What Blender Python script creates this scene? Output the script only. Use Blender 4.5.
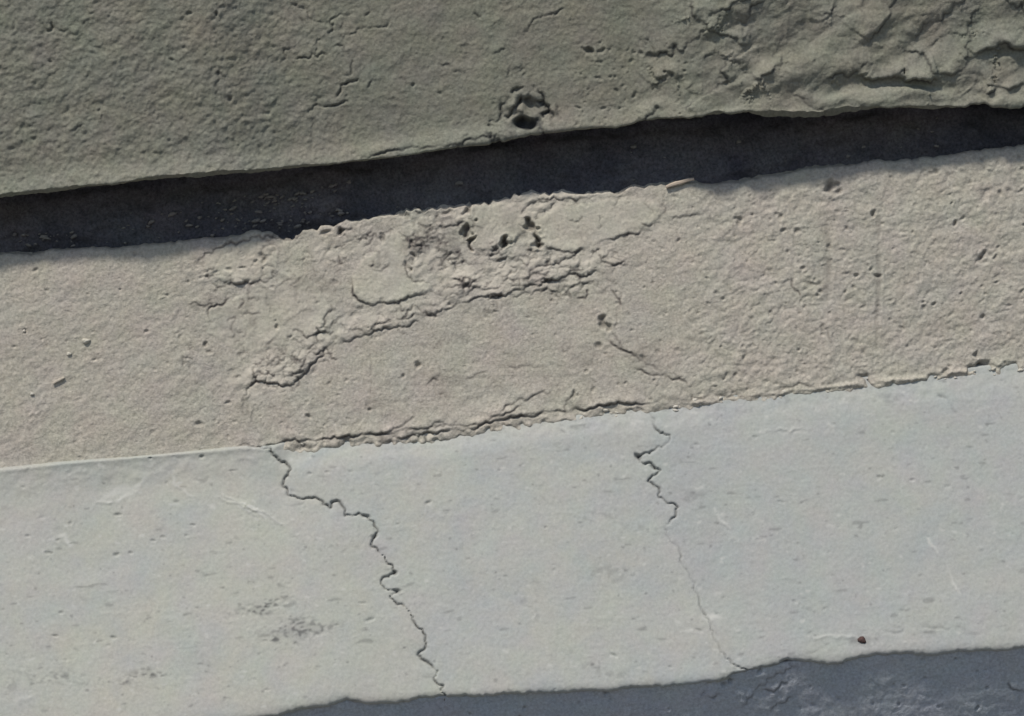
import bpy, math
import numpy as np
from mathutils import Matrix, Vector

R = math.radians
sc = bpy.context.scene
for o in list(bpy.data.objects):
    bpy.data.objects.remove(o)

# ------------------------------------------------------------------ camera
W, H = 1024, 716
CAM = np.array([0.0, -4.0, 1.60])
ROLL = R(5.3)
FPX = 3478.0                                   # focal length in pixels
RIGHT = np.array([math.cos(ROLL), 0, -math.sin(ROLL)])
UP = np.array([math.sin(ROLL), 0, math.cos(ROLL)])
cd = bpy.data.cameras.new('camera')
cam = bpy.data.objects.new('camera', cd)
sc.collection.objects.link(cam)
cd.sensor_width = 36.0
cd.lens = 36.0 * FPX / W
cd.clip_start = 0.05
cd.clip_end = 500
cam.matrix_world = Matrix(((RIGHT[0], UP[0], 0, CAM[0]),
                           (RIGHT[1], UP[1], -1, CAM[1]),
                           (RIGHT[2], UP[2], 0, CAM[2]),
                           (0, 0, 0, 1)))
sc.camera = cam

# ------------------------------------------------------------------ sky, sun, exposure
SUN_E, SUN_A = R(54), R(-24)                   # elevation, azimuth off the wall's normal (minus = left)
world = bpy.data.worlds.new('World')
sc.world = world
world.use_nodes = True
nt = world.node_tree
sky = nt.nodes.new('ShaderNodeTexSky')
sky.sky_type = 'NISHITA'
sky.sun_disc = False
sky.sun_elevation = SUN_E
sdir = Vector((math.cos(SUN_E) * math.sin(SUN_A), -math.cos(SUN_E) * math.cos(SUN_A), math.sin(SUN_E)))
sky.sun_rotation = math.atan2(sdir.x, sdir.y)
bg = nt.nodes['Background']
bg.inputs[1].default_value = 0.10
nt.links.new(sky.outputs[0], bg.inputs[0])
sd = bpy.data.lights.new('sun', 'SUN')
sd.energy = 3.5
sd.angle = R(4.0)
sd.color = (1.0, 0.94, 0.85)
sun = bpy.data.objects.new('sun', sd)
sc.collection.objects.link(sun)
sun.rotation_euler = sdir.to_track_quat('Z', 'Y').to_euler()
sc.view_settings.view_transform = 'Standard'
sc.view_settings.look = 'None'
sc.view_settings.gamma = 1.0
sc.view_settings.use_curve_mapping = False
sc.view_settings.exposure = 0.0

# ------------------------------------------------------------------ helpers: pixels, noise, strokes
def ray(px, py, y):
    """point where the ray of a photo pixel meets the vertical plane at depth y"""
    px = np.asarray(px, float); py = np.asarray(py, float); y = np.asarray(y, float)
    D = y - CAM[1]
    a = (px - W / 2) / FPX * D
    b = (H / 2 - py) / FPX * D
    return CAM[0] + a * RIGHT[0] + b * UP[0], CAM[2] + a * RIGHT[2] + b * UP[2]

def proj(x, y, z):
    D = y - CAM[1]
    dx = x - CAM[0]; dz = z - CAM[2]
    return (dx * RIGHT[0] + dz * RIGHT[2]) / D * FPX + W / 2, H / 2 - (dx * UP[0] + dz * UP[2]) / D * FPX

M = 120                                        # relief canvas margin round the frame, in pixels
CW, CH = W + 2 * M, H + 2 * M
XX, YY = np.meshgrid(np.arange(CW, dtype=np.float32) - M, np.arange(CH, dtype=np.float32) - M)
FX = np.fft.rfftfreq(CW)[None, :]
FY = np.fft.fftfreq(CH)[:, None]
ANYF = np.fft.fftfreq

def gn(seed, s, s2=None, ang=0.0):
    """gaussian-filtered white noise, std 1; s along ang, s2 across (pixels)"""
    s2 = s if s2 is None else s2
    w = np.random.default_rng(seed).standard_normal((CH, CW))
    c, q = math.cos(R(ang)), math.sin(R(ang))
    a = FX * c + FY * q
    b = -FX * q + FY * c
    k = np.exp(-2 * math.pi ** 2 * ((s * a) ** 2 + (s2 * b) ** 2))
    n = np.fft.irfft2(np.fft.rfft2(w) * k, s=(CH, CW))
    return ((n - n.mean()) / n.std()).astype(np.float32)

def billow(seed, s, s2=None, ang=0.0):
    """rounded grains with creases between"""
    b = np.abs(gn(seed, s, s2, ang))
    return np.minimum(b, 1.6) - 0.75

def blur(img, s):
    k = np.exp(-2 * math.pi ** 2 * ((s * FX) ** 2 + (s * FY) ** 2))
    return np.fft.irfft2(np.fft.rfft2(img) * k, s=img.shape).astype(np.float32)

def ss(a, b, x):
    t = np.clip((x - a) / (b - a), 0, 1)
    return t * t * (3 - 2 * t)

def blob(cx, cy, rx, ry, ang=0.0, p=2.0):
    c, q = math.cos(R(ang)), math.sin(R(ang))
    a = ((XX - cx) * c + (YY - cy) * q) / rx
    b = (-(XX - cx) * q + (YY - cy) * c) / ry
    return np.exp(-np.power(a * a + b * b, p / 2)).astype(np.float32)

WARP1, WARP2 = gn(901, 7), gn(902, 7)
WARP3, WARP4 = gn(903, 2.2), gn(904, 2.2)
def wblob(cx, cy, rx, ry, ang=0.0, p=2.0, amt=3.0):
    global XX, YY
    sx, sy = XX, YY
    XX = XX + amt * WARP1; YY = YY + amt * WARP2
    r = blob(cx, cy, rx, ry, ang, p)
    XX, YY = sx, sy
    return r

RNG = np.random.default_rng(77)
def rough_line(pts, jit):
    """refine a traced polyline by midpoint displacement"""
    p = np.array(pts, float)
    while True:
        seg = np.hypot(*(p[1:] - p[:-1]).T)
        if seg.max() < 2.5 or len(p) > 700:
            return p
        out = [p[0]]
        for i in range(len(p) - 1):
            if seg[i] > 2.5:
                m = (p[i] + p[i + 1]) / 2
                d = (p[i + 1] - p[i]) / seg[i]
                m = m + np.array([-d[1], d[0]]) * RNG.normal() * jit * min(seg[i], 14.0)
                out.append(m)
            out.append(p[i + 1])
        p = np.array(out)

def dist(pts, rad):
    """(slice, distance, side, t) of canvas pixels within rad of the polyline; side > 0 is below a left-to-right line"""
    p = np.asarray(pts, float) + M
    x0 = int(max(0, p[:, 0].min() - rad)); x1 = int(min(CW, p[:, 0].max() + rad + 2))
    y0 = int(max(0, p[:, 1].min() - rad)); y1 = int(min(CH, p[:, 1].max() + rad + 2))
    if x1 <= x0 or y1 <= y0:
        return None
    D = np.full((y1 - y0, x1 - x0), 1e6, np.float32); S = np.zeros_like(D); T = np.zeros_like(D)
    n = len(p) - 1
    for i in range(n):
        a, b = p[i], p[i + 1]
        u0 = int(max(x0, min(a[0], b[0]) - rad)); u1 = int(min(x1, max(a[0], b[0]) + rad + 2))
        v0 = int(max(y0, min(a[1], b[1]) - rad)); v1 = int(min(y1, max(a[1], b[1]) + rad + 2))
        if u1 <= u0 or v1 <= v0:
            continue
        gx = np.arange(u0, u1)[None, :]; gy = np.arange(v0, v1)[:, None]
        d = b - a; L2 = max(d @ d, 1e-9)
        t = np.clip(((gx - a[0]) * d[0] + (gy - a[1]) * d[1]) / L2, 0, 1)
        qx = a[0] + t * d[0]; qy = a[1] + t * d[1]
        dd = np.hypot(gx - qx, gy - qy)
        s = np.sign(d[0] * (gy - a[1]) - d[1] * (gx - a[0]))
        sl = (slice(v0 - y0, v1 - y0), slice(u0 - x0, u1 - x0))
        m = dd < D[sl]
        D[sl] = np.where(m, dd, D[sl]); S[sl] = np.where(m, s, S[sl]); T[sl] = np.where(m, (i + t) / n, T[sl])
    return (slice(y0, y1), slice(x0, x1)), D, S, T

MOD = gn(55, 5)
DIRT_SHADE = np.zeros((CH, CW), np.float32)           # grime in cracks, gaps and pits, plus shade painted into the hole, of the band being built
def groove(img, pts, w=1.2, dep=2.0, jit=0.15, taper=0.15):
    r = dist(rough_line(pts, jit), w * 4 + 2)
    if r is None: return
    sl, D, S, T = r
    ta = np.minimum(1, np.minimum(T, 1 - T) / taper + 0.25) if taper else 1
    m = np.clip(1 + 0.35 * MOD[sl], 0.25, 1.8)
    img[sl] -= (dep * ta * m * np.exp(-(D / (w * np.sqrt(m))) ** 2)).astype(np.float32)
    if dep > 0.5:
        DIRT_SHADE[sl] += (min(0.9, dep / 3.0) * ta * m * np.exp(-(D / (0.8 * w)) ** 2)).astype(np.float32)

def ridge(img, pts, w=1.2, h=0.8, jit=0.1, taper=0.15):
    groove(img, pts, w, -h, jit, taper)

def lip(img, pts, h=1.5, fall=14.0, jit=0.16, edge=0.7, gro=0.8, taper=0.15):
    """the side above a left-to-right line stands proud by h mm, dying away over fall pixels"""
    r = dist(rough_line(pts, jit), fall * 3.2)
    if r is None: return
    sl, D, S, T = r
    sd_ = -D * S
    ta = np.minimum(1, np.minimum(T, 1 - T) / taper + 0.15)
    m = np.clip(1 + 0.3 * MOD[sl], 0.3, 1.7)
    e = 1 / (1 + np.exp(-np.clip(sd_ / edge, -30, 30)))
    img[sl] += (h * ta * m * e * np.exp(-(D / fall) ** 1.5)).astype(np.float32)
    if gro:
        img[sl] -= (gro * ta * m * np.exp(-((sd_ + 0.6) / 0.9) ** 2)).astype(np.float32)
        DIRT_SHADE[sl] += (min(0.9, gro * 0.68) * ta * m * np.exp(-((sd_ + 0.4) / 0.8) ** 2)).astype(np.float32)

def inside(poly):
    p = np.asarray(poly, float); r = np.zeros(XX.shape, bool)
    for i in range(len(p)):
        (ax, ay), (bx, by) = p[i], p[(i + 1) % len(p)]
        if ay == by: continue
        c = (ay > YY) != (by > YY)
        r ^= c & (XX < (bx - ax) * (YY - ay) / (by - ay) + ax)
    return r

def pits(img, n, seed, box, rmin, rmax, dep, wmap=None, el=1.3):
    g = np.random.default_rng(seed); k = 0
    while k < n:
        x = g.uniform(box[0], box[2]); y = g.uniform(box[1], box[3])
        if wmap is not None:
            yi = int(np.clip(y + M, 0, CH - 1)); xi = int(np.clip(x + M, 0, CW - 1))
            if g.random() > wmap[yi, xi]:
                k += 0.2; continue
        k += 1
        r = rmin + (rmax - rmin) * g.random() ** 2.5
        one_pit(img, x, y, r * g.uniform(1, el), r, g.uniform(-60, 30), dep * g.uniform(0.4, 1.2) * min(1.6, r / 1.5))

def one_pit(img, x, y, rx, ry, ang, dep, rim=0.12):
    q = int(max(rx, ry) * 3 + 3); xi, yi = int(x + M), int(y + M)
    if xi - q < 0 or yi - q < 0 or xi + q >= CW or yi + q >= CH: return
    sl = (slice(yi - q, yi + q), slice(xi - q, xi + q))
    c, s = math.cos(R(ang)), math.sin(R(ang))
    X = XX[sl] - x + 0.35 * ry * WARP3[sl]; Y = YY[sl] - y + 0.35 * ry * WARP4[sl]
    a = (X * c + Y * s) / rx; b = (-X * s + Y * c) / ry
    d2 = a * a + b * b
    img[sl] += -dep * np.exp(-d2 ** 1.6) + dep * rim * np.exp(-((np.sqrt(d2) - 1.5) / 0.4) ** 2)
    DIRT_SHADE[sl] += min(0.75, dep / 8.0) * np.exp(-(d2 * 1.3) ** 1.3)

# ------------------------------------------------------------------ relief of the upper band (millimetres, outwards)
def relief_upper():
    DIRT_SHADE[:] = 0
    n = 1.1 * gn(1, 70) + 0.5 * gn(2, 22) + 0.0
    left = ss(420, 250, XX)
    right = ss(640, 720, XX)
    n += (0.20 + 0.10 * left + 0.1 * right) * gn(3, 5.5, 4.0, -20)
    n += (0.10 + 0.15 * left + 0.08 * right) * (gn(4, 2.2, 1.8, -25))
    n += (0.17 + 0.07 * left) * gn(5, 0.85)
    n += (0.12 + 0.18 * left + 0.0 * right) * billow(401, 2.4, 1.9, -25)
    # sharp little clods: clipped noise
    c = np.maximum(gn(6, 3.2, 2.6, -20) - 1.1, 0)
    n += (0.2 + 0.25 * left) * c
    c = np.maximum(gn(7, 3.0, 2.4, 10) - 1.3, 0)
    n -= (0.3 + 0.3 * left) * c
    f = np.zeros_like(n)
    # crumpled trowel work towards the right end
    tz = ss(655, 735, XX + 10 * WARP1) * ss(150, 90, YY)
    f += tz * (2.2 * gn(11, 28, 11, -22) + 0.9 * np.abs(gn(12, 14, 6, -35)) + 0.45 * np.abs(gn(13, 7, 3.5, -30)) - 0.9)
    rg = np.clip(1 - np.abs(gn(14, 16, 9, -28)) * 4.5, 0, 1)
    f += tz * 0.9 * rg * np.clip(gn(15, 20), 0, 1.5)
    # soft swelling just above the lip
    for a in [
        ([(691, -6), (692, 12), (703, 22), (728, 35), (752, 45)], 2.4, 15),
        ([(706, 15), (722, 8), (742, 0), (760, -8)], 1.6, 11),
        ([(745, 22), (749, 12), (756, 4), (764, -6)], 1.2, 12),
        ([(652, 60), (672, 56), (684, 50), (692, 40), (700, 31), (705, 30), (708, 42)], 1.8, 12),
        ([(722, 50), (726, 65), (727, 78), (718, 88), (700, 95), (690, 106), (682, 116)], 2.4, 11),
        ([(734, 56), (738, 62), (743, 69), (752, 73), (766, 74), (775, 66)], 3.2, 16),
        ([(650, 87), (658, 84), (668, 79), (684, 75)], 3.4, 10),
        ([(640, 122), (648, 116), (656, 107), (664, 110)], 1.6, 8),
        ([(808, 14), (818, 15), (832, 14), (834, 8), (840, -4)], 1.5, 9),
        ([(868, 45), (880, 28), (890, 14), (905, -4)], 1.8, 20),
        ([(824, 80), (845, 76), (862, 66), (874, 62)], 1.2, 10),
        ([(853, 78), (866, 79), (880, 79), (905, 82), (925, 81), (944, 76)], 4.6, 15),
        ([(900, 54), (908, 52), (918, 52), (926, 57), (930, 68), (940, 74), (950, 75), (958, 70), (963, 58), (966, 44), (968, 26), (975, 11), (986, -4)], 2.0, 11),
        ([(974, 57), (982, 52), (996, 49), (1012, 48), (1040, 46)], 4.0, 13),
        ([(996, -4), (1010, 4), (1030, 12)], 1.2, 10),
        ([(982, 92), (994, 91), (1006, 89), (1030, 87)], 3.0, 10),
        ([(935, 22), (950, 12), (962, 4), (972, -6)], 1.6, 12),
        ([(915, 40), (921, 30), (930, 20)], 1.0, 9),
        ([(770, 72), (780, 66), (784, 56)], 1.2, 8),
        ([(790, 92), (800, 96), (808, 103), (822, 108), (838, 110)], 1.4, 7),
    ]:
        lip(f, a[0], a[1] * 1.7, a[2] * 1.1, 0.2, 1.2, 1.0)
    f -= 3.0 * wblob(945, 19, 20, 9, -28) + 2.0 * wblob(700, 84, 18, 7, -20) + 3.2 * wblob(785, 98, 20, 14, 0)
    f -= 3.2 * wblob(905, 85, 46, 4.5, 2, 3, 1.5) + 2.6 * wblob(1005, 53, 30, 5, -3, 3, 1.5)
    f += 5.0 * wblob(733, 112, 13, 6, 4, 2.6, 1.5) + 3.2 * wblob(760, 118, 14, 3, 2) + 3.0 * wblob(712, 118, 18, 3.5, -8)
    f += 4.6 * wblob(880, 97, 72, 7, -1, 4, 2.0) + 3.2 * wblob(1012, 102, 26, 5, -2, 3)
    f += 2.0 * wblob(668, 100, 18, 9, -30)
    # cracks and scars
    for p in [
        [(292, 4), (299, 8), (307, 9), (308, 16), (312, 20), (326, 21)],
        [(352, 14), (342, 15), (333, 19), (330, 22), (333, 29), (332, 38)],
        [(339, 40), (347, 35), (357, 30), (370, 29), (384, 27), (389, 21)],
        [(336, 98), (341, 89), (349, 83), (361, 80)],
        [(306, 117), (311, 110), (325, 107), (341, 104), (350, 102)],
        [(316, 45), (321, 38)], [(314, 55), (317, 48)],
        [(296, 59), (306, 58), (318, 58), (327, 55)],
        [(351, 75), (352, 60)], [(345, 54), (344, 47), (336, 46)],
        [(282, 62), (284, 50), (290, 49)],
        [(370, 0), (369, 8), (366, 17)],
        [(524, 36), (529, 26), (541, 18), (557, 14), (565, 9)],
        [(474, 12), (480, 17), (486, 11)],
    ]:
        groove(f, p, 0.75, 2.0, 0.2)
        lip(f, p, 0.4, 7, 0.2, 0.8, 0)
    for y0, y1 in ((36, 50), (66, 98), (120, 142), (3, 17)):
        groove(f, [(217.5, y0), (218, (y0 + y1) / 2), (217, y1)], 1.2, 1.0, 0.12)
    for y0, y1 in ((95, 130), (132, 152)):
        groove(f, [(312, y0), (313, (y0 + y1) / 2), (311, y1)], 1.4, 0.9, 0.2)
    # the thin sliver of render coming loose along the lip
    lip(f, [(356, 163), (370, 157), (400, 150), (440, 145), (475, 140), (495, 136), (512, 136)], 1.3, 9, 0.12, 0.8, 1.6)
    for x, y, rx, ry, a, d in [
        (50, 27, 2.0, 4.0, 0, 4), (51, 61, 2.4, 1.4, 20, 2), (172, 60, 2.6, 1.4, 10, 2), (190, 14, 3.2, 2.2, -20, 2.5),
        (217, 14, 2, 2, 0, 3), (229, 98, 2.6, 3.2, 30, 3), (99, 110, 1.8, 1.2, 0, 1.5), (155, 153, 2.5, 1.2, 0, 1.6),
        (590, 52, 5.0, 5.5, 20, 5), (602, 50, 2.5, 3.5, 40, 2.5), (650, 56, 5, 3.5, -20, 3), (33, 139, 2.0, 1.6, 0, 2),
        (10, 150, 5, 2, 0, 1.4), (413, 85, 1.6, 1.6, 0, 3), (439, 93, 2.5, 1.8, 0, 1.6), (577, 108, 2.4, 1.8, 0, 1.8),
        (668, 76, 6, 3, -15, 3), (744, 27, 3.5, 5, 10, 2.5), (728, 80, 2.5, 5, 10, 2.5), (600, 62, 3, 2, 0, 1.6)]:
        one_pit(f, x, y, rx, ry, a, d)
    pits(f, 420, 5, (-100, -100, 1120, 180), 0.9, 2.0, 1.0)
    g = np.random.default_rng(28)
    for i in range(75):
        x = g.uniform(-20, 680) if g.random() < .8 else g.uniform(680, 1040); y = g.uniform(-10, 165) - x * 0.04
        a = g.normal(-0.3, 0.6); L = g.uniform(4, 13)
        p = [(x, y), (x + L * .5 * math.cos(a), y + L * .5 * math.sin(a) - 1), (x + L * math.cos(a), y + L * math.sin(a))]
        lip(f, p, g.uniform(0.5, 1.1), g.uniform(3, 6), 0.2, 0.7, g.uniform(0.3, 0.8))
    pits(f, 110, 6, (575, 40, 690, 125), 1.0, 2.0, 1.6)
    # blown-out hole with its broken collar
    cr = wblob(525, 113, 24, 22, -15, 4, 3.0)
    f += cr * (1.6 * gn(21, 5, 2.5, 60) + 1.1 * gn(22, 2.5) - 1.8)
    for p, h in [
        ([(494, 128), (499, 120), (501, 108), (506, 97)], 1.5), ([(513, 94), (517, 88), (524, 87)], 2.0), ([(525, 100), (529, 93), (532, 86)], 2.0),
        ([(535, 99), (538, 88)], 1.6), ([(540, 104), (549, 106), (551, 112)], 1.8), ([(538, 114), (547, 112), (552, 119), (548, 127)], 1.6),
        ([(504, 117), (512, 112), (518, 104), (522, 96)], 2.4), ([(536, 118), (543, 124), (545, 131)], 1.5), ([(486, 134), (495, 138), (502, 141)], 1.2), ([(556, 100), (559, 112), (556, 122)], 0.6)]:
        groove(f, p, 1.4, h * 2.2, 0.3)
    f += 3.0 * wblob(511, 105, 6, 6, 0, 2.5, 1) + 2.2 * wblob(508, 120, 6, 5, 0, 2.5, 1) + 2.5 * wblob(521, 111, 3, 7, 15, 2.5, 1)
    f -= 3.5 * wblob(533, 104, 9, 7, 0, 3, 1.5)
    hb = wblob(526, 122.5, 8.0, 6.0, 0, 5, 2.0)
    f -= 15.0 * hb
    f -= 4.0 * wblob(531, 101, 5, 6, 20, 3, 2.5)
    DIRT_SHADE[:] += 1.0 * wblob(526, 122.5, 9.0, 7.0, 0, 4, 2.0) + 0.5 * wblob(530, 101, 6, 6, 20, 2.5, 3) + 0.35 * cr * ss(0.2, 1.4, gn(23, 3))  # darkness inside the hole put into the colour as shade
    return n, f, np.clip(DIRT_SHADE, 0, 1)

# ------------------------------------------------------------------ relief of the middle band
P_A = [(206, 330), (207, 309), (222, 304), (234, 299), (250, 288), (273, 278), (288, 268), (302, 270), (316, 286), (329, 305), (325, 318), (306, 334), (284, 346), (252, 352), (228, 346)]
P_B = [(352, 278), (358, 267), (370, 256), (381, 246), (384, 236), (398, 232), (410, 240), (410, 254), (403, 264), (407, 272), (413, 280), (426, 281), (434, 286), (428, 291), (405, 299), (388, 303), (369, 304), (358, 299), (353, 290)]
P_C = [(472, 206), (498, 202), (516, 203), (522, 214), (527, 226), (516, 238), (505, 248), (490, 250), (475, 248), (468, 238), (464, 228)]
P_D = [(534, 222), (548, 212), (580, 204), (622, 199), (655, 203), (662, 214), (648, 229), (622, 234), (604, 240), (585, 249), (566, 251), (547, 247), (538, 234)]
P_E = [(206, 254), (216, 248), (236, 245), (258, 240), (276, 246), (277, 266), (273, 277), (247, 281), (228, 283), (216, 277), (204, 268)]
PATCHES = [P_A, P_B, P_C, P_D, P_E]

def relief_middle():
    DIRT_SHADE[:] = 0
    n = 1.2 * gn(31, 90) + 0.45 * gn(32, 26)
    gr = ss(640, 740, XX)
    ROUGH = np.zeros_like(n)
    for b in [(235, 268, 36, 18, -10), (268, 370, 40, 22, -10), (318, 335, 16, 34, 20), (420, 262, 40, 34, -10), (380, 320, 55, 8, -14),
              (490, 275, 60, 26, -10), (560, 266, 60, 16, -8), (575, 287, 28, 9, -8), (540, 205, 40, 14, -5), (615, 215, 50, 18, -5), (330, 245, 30, 14, 0),
              (445, 215, 40, 10, -8)]:
        ROUGH = np.maximum(ROUGH, wblob(*b[:5], 2.6, 5))
    sm = np.zeros_like(n)
    for p in PATCHES:
        sm = np.maximum(sm, blur(inside(p).astype(np.float32), 2.5))
    ROUGH *= 1 - 0.85 * sm
    cell = gn(33, 2.6, 2.1, -25)
    n += (0.09 + 0.12 * gr + 0.34 * ROUGH) * cell * (1 - 0.6 * sm)
    n += (0.16 + 0.45 * gr * (0.75 + 0.8 * blob(725, 345, 45, 75)) + 0.35 * ROUGH) * billow(331, 3.0, 2.4, -25) * (1 - 0.8 * sm)
    n += (0.14 + 0.22 * gr) * gn(34, 6, 5, -20)
    n += (0.13 + 0.06 * gr) * gn(35, 0.9)
    n += 0.10 * ss(420, 200, XX) * billow(351, 2.2, 1.7, -15)
    n += 0.13 * ss(480, 300, XX) * gn(36, 9, 2.0, -38)          # trowel drag, left half
    n += 0.10 * ss(250, 200, XX) * gn(361, 3.5, 1.8, -20)
    n += 0.16 * gn(37, 1.8, 26, 3) * ss(150, 100, XX) * 0.5
    n -= 0.5 * np.maximum(gn(38, 2.6) - 1.7, 0) * (0.7 + gr)
    f = np.zeros_like(n)
    f += ROUGH * (0.6 * gn(41, 6.5, 4.5, -20) + 0.35 * gn(42, 3.2, 2.6, -30) - 0.3)
    rg = np.clip(1 - np.abs(gn(43, 9, 6.5, -20)) * 8, 0, 1)
    f -= ROUGH * 1.5 * rg * np.clip(0.6 + 0.6 * MOD, 0, 1.6)
    DIRT_SHADE[:] += 0.75 * ROUGH * ss(0.3, 1.0, rg) * np.clip(0.6 + 0.6 * MOD, 0, 1.3)
    rg = np.clip(1 - np.abs(gn(44, 4.6, 3.4, 10)) * 6, 0, 1)
    f -= ROUGH * 0.9 * rg * np.clip(0.5 - 0.6 * MOD, 0, 1.6)
    DIRT_SHADE[:] += 0.55 * ROUGH * ss(0.4, 1.0, rg) * np.clip(0.5 - 0.6 * MOD, 0, 1.3)
    for p, h in zip(PATCHES, (0.6, 1.2, 1.5, 1.0, 1.2)):
        q = rough_line(p + [p[0]], 0.1)
        f += h * blur(inside(q).astype(np.float32), 0.9) * (1 + 0.1 * WARP1)
    lips = [
        ([(194, 264), (205, 253), (216, 248), (236, 245), (258, 236), (264, 239), (286, 240), (300, 235), (313, 230)], 1.6, 9, 0.9),
        ([(226, 284), (245, 281), (260, 279), (273, 277), (274, 266)], 1.9, 11, 1.2),
        ([(187, 304), (193, 302), (200, 305), (207, 305)], 1.2, 7, 0.9),
        ([(234, 299), (222, 305), (212, 306), (207, 311), (206, 330)][::-1], 0.2, 7, 1.3),
        ([(242, 414), (243, 396), (250, 386), (258, 381), (270, 383), (285, 385), (294, 384), (301, 377), (309, 368), (316, 361), (323, 356), (328, 346), (334, 338)], 2.3, 15, 1.5),
        ([(299, 374), (304, 361), (308, 349), (313, 344)], 1.2, 7, 0.8),
        ([(303, 330), (307, 338), (320, 332), (331, 333)], 1.4, 7, 1.0),
        ([(322, 327), (326, 315), (331, 304)], 1.2, 8, 0.8),
        ([(336, 344), (352, 340), (368, 335), (395, 327), (419, 322)], 2.3, 13, 1.5),
        ([(418, 315), (437, 311), (455, 304), (470, 300), (490, 298), (505, 296), (516, 289), (530, 284), (546, 280), (562, 277), (590, 274), (605, 277), (617, 284)], 2.6, 16, 1.5),
        ([(512, 298), (524, 292), (538, 290), (548, 285)], 1.2, 8, 1.0),
        ([(352, 278), (353, 290), (358, 300), (370, 304), (390, 303), (405, 299), (420, 295), (429, 290)], 1.6, 12, 1.4),
        ([(403, 264), (407, 271), (413, 281), (425, 281), (434, 286)], 1.5, 8, 1.3),
        ([(545, 247), (560, 250), (575, 252), (584, 248)], 1.6, 9, 1.1),
        ([(531, 277), (534, 268), (547, 265), (560, 262), (575, 255), (585, 250)], 1.5, 8, 1.1),
        ([(597, 253), (605, 262), (615, 265), (626, 261)], 1.3, 9, 0.9),
        ([(607, 239), (620, 235), (641, 230)], 1.2, 10, 0.9),
        ([(462, 297), (463, 284), (470, 279), (478, 281)], 1.0, 6, 1.2),
        ([(495, 261), (507, 256), (520, 255), (530, 258)], 1.3, 7, 0.8),
        ([(516, 212), (530, 203), (545, 199), (580, 197)], 1.2, 8, 0.9),
        ([(534, 219), (548, 210), (556, 202)], 1.1, 8, 0.8),
        ([(436, 224), (450, 225), (468, 222)], 1.3, 7, 1.0),
        ([(612, 289), (620, 299), (623, 306)], 0.9, 8, 1.2),
        ([(609, 339), (621, 349), (636, 357)], 0.8, 9, 1.3),
        ([(636, 369), (660, 375), (680, 378), (688, 387)], 0.7, 10, 1.2),
        ([(426, 386), (433, 378), (438, 380)], 0.8, 6, 0.9),
        ([(500, 413), (506, 405), (518, 399), (531, 397), (552, 391)], 1.2, 8, 1.1),
        ([(465, 377), (478, 373), (487, 371)], 0.7, 6, 0.9), ([(508, 366), (530, 365), (545, 366)], 0.4, 8, 0.5),
        ([(566, 415), (566, 404), (573, 394)], 0.9, 6, 1.5),
        ([(370, 435), (392, 430), (408, 421), (415, 414)], 1.2, 7, 0.8),
        ([(425, 428), (438, 422), (455, 427)], 1.0, 7, 0.8),
        ([(791, 278), (795, 290), (800, 297)], 0.8, 6, 0.9), ([(806, 281), (815, 284), (822, 280)], 0.8, 6, 0.8),
        ([(819, 333), (823, 323), (828, 330), (830, 342)], 0.8, 6, 0.7),
        ([(670, 220), (690, 216), (705, 212)], 0.8, 8, 0.6),
        ([(640, 222), (652, 224), (662, 221)], 0.8, 8, 0.6),
    ]
    g = np.random.default_rng(66)
    k = 0
    while k < 170:                                              # small flaking edges all over the damaged area
        x = g.uniform(185, 665); y = g.uniform(195, 395)
        if ROUGH[int(y) + M, int(x) + M] < g.uniform(0.12, 0.6): continue
        k += 1
        a = g.normal(-0.25, 0.7); L = g.uniform(5, 20); b = a + g.normal(0, 0.7)
        p = [(x, y), (x + L * .5 * math.cos(a), y + L * .5 * math.sin(a)), (x + L * .5 * (math.cos(a) + math.cos(b)), y + L * .5 * (math.sin(a) + math.sin(b)))]
        lip(f, p, g.uniform(0.25, 0.9), g.uniform(4, 9), 0.25, 0.7, g.uniform(0.35, 1.1))
    WEB = np.maximum(wblob(255, 310, 75, 95, 15, 3, 6), np.maximum(wblob(400, 250, 120, 40, -8, 3, 6), 0.6 * wblob(560, 250, 110, 50, -8, 3, 6)))
    k = 0
    while k < 190:                                              # thin skins lifting round the damage
        x = g.uniform(170, 690); y = g.uniform(195, 430)
        if WEB[int(y) + M, int(x) + M] < g.uniform(0.1, 0.9): continue
        k += 1
        a = g.normal(-0.2, 0.9); L = g.uniform(5, 24); p = [(x, y)]
        for q in range(3):
            a += g.normal(0, 0.7); x += L / 3 * math.cos(a); y += L / 3 * math.sin(a); p.append((x, y))
        lip(f, p, g.uniform(0.1, 0.5), g.uniform(4, 9), 0.22, 0.7, g.uniform(0.15, 0.75))
    lips += [([(424, 304), (445, 299), (470, 291), (500, 286), (528, 277)], 1.2, 8, 0.9), ([(345, 334), (372, 327), (400, 319), (420, 312)], 1.0, 7, 0.8),
             ([(440, 294), (466, 286), (496, 276), (520, 270)], 0.9, 7, 0.7), ([(535, 291), (560, 285), (585, 283), (602, 288)], 0.8, 8, 0.7),
             ([(617, 284), (622, 296), (616, 312), (612, 330), (622, 349), (640, 360), (662, 372), (688, 384)], 0.5, 9, 0.6)]
    for p, h, fa, g in lips:
        lip(f, p, h, fa, 0.14, 0.8, g)
    # upright float marks
    for x, y0, y1, w, d in ((877, 180, 355, 3.5, 0.9), (826, 220, 310, 5, 0.9), (370, 342, 412, 1.0, 0.7), (793, 200, 300, 1.6, 0.35), (155, 262, 335, 5, 0.35), (10, 262, 330, 5, 0.3)):
        groove(f, [(x, y0), (x + 2, (y0 + y1) / 2), (x, y1)], w, d, 0.03, 0.3)
    ridge(f, [(834, 235), (835, 290), (831, 305), (824, 308)], 2.0, 0.5, 0.1)
    ridge(f, [(883, 190), (884, 260), (880, 340)], 2.2, 0.4, 0.08)
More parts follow.
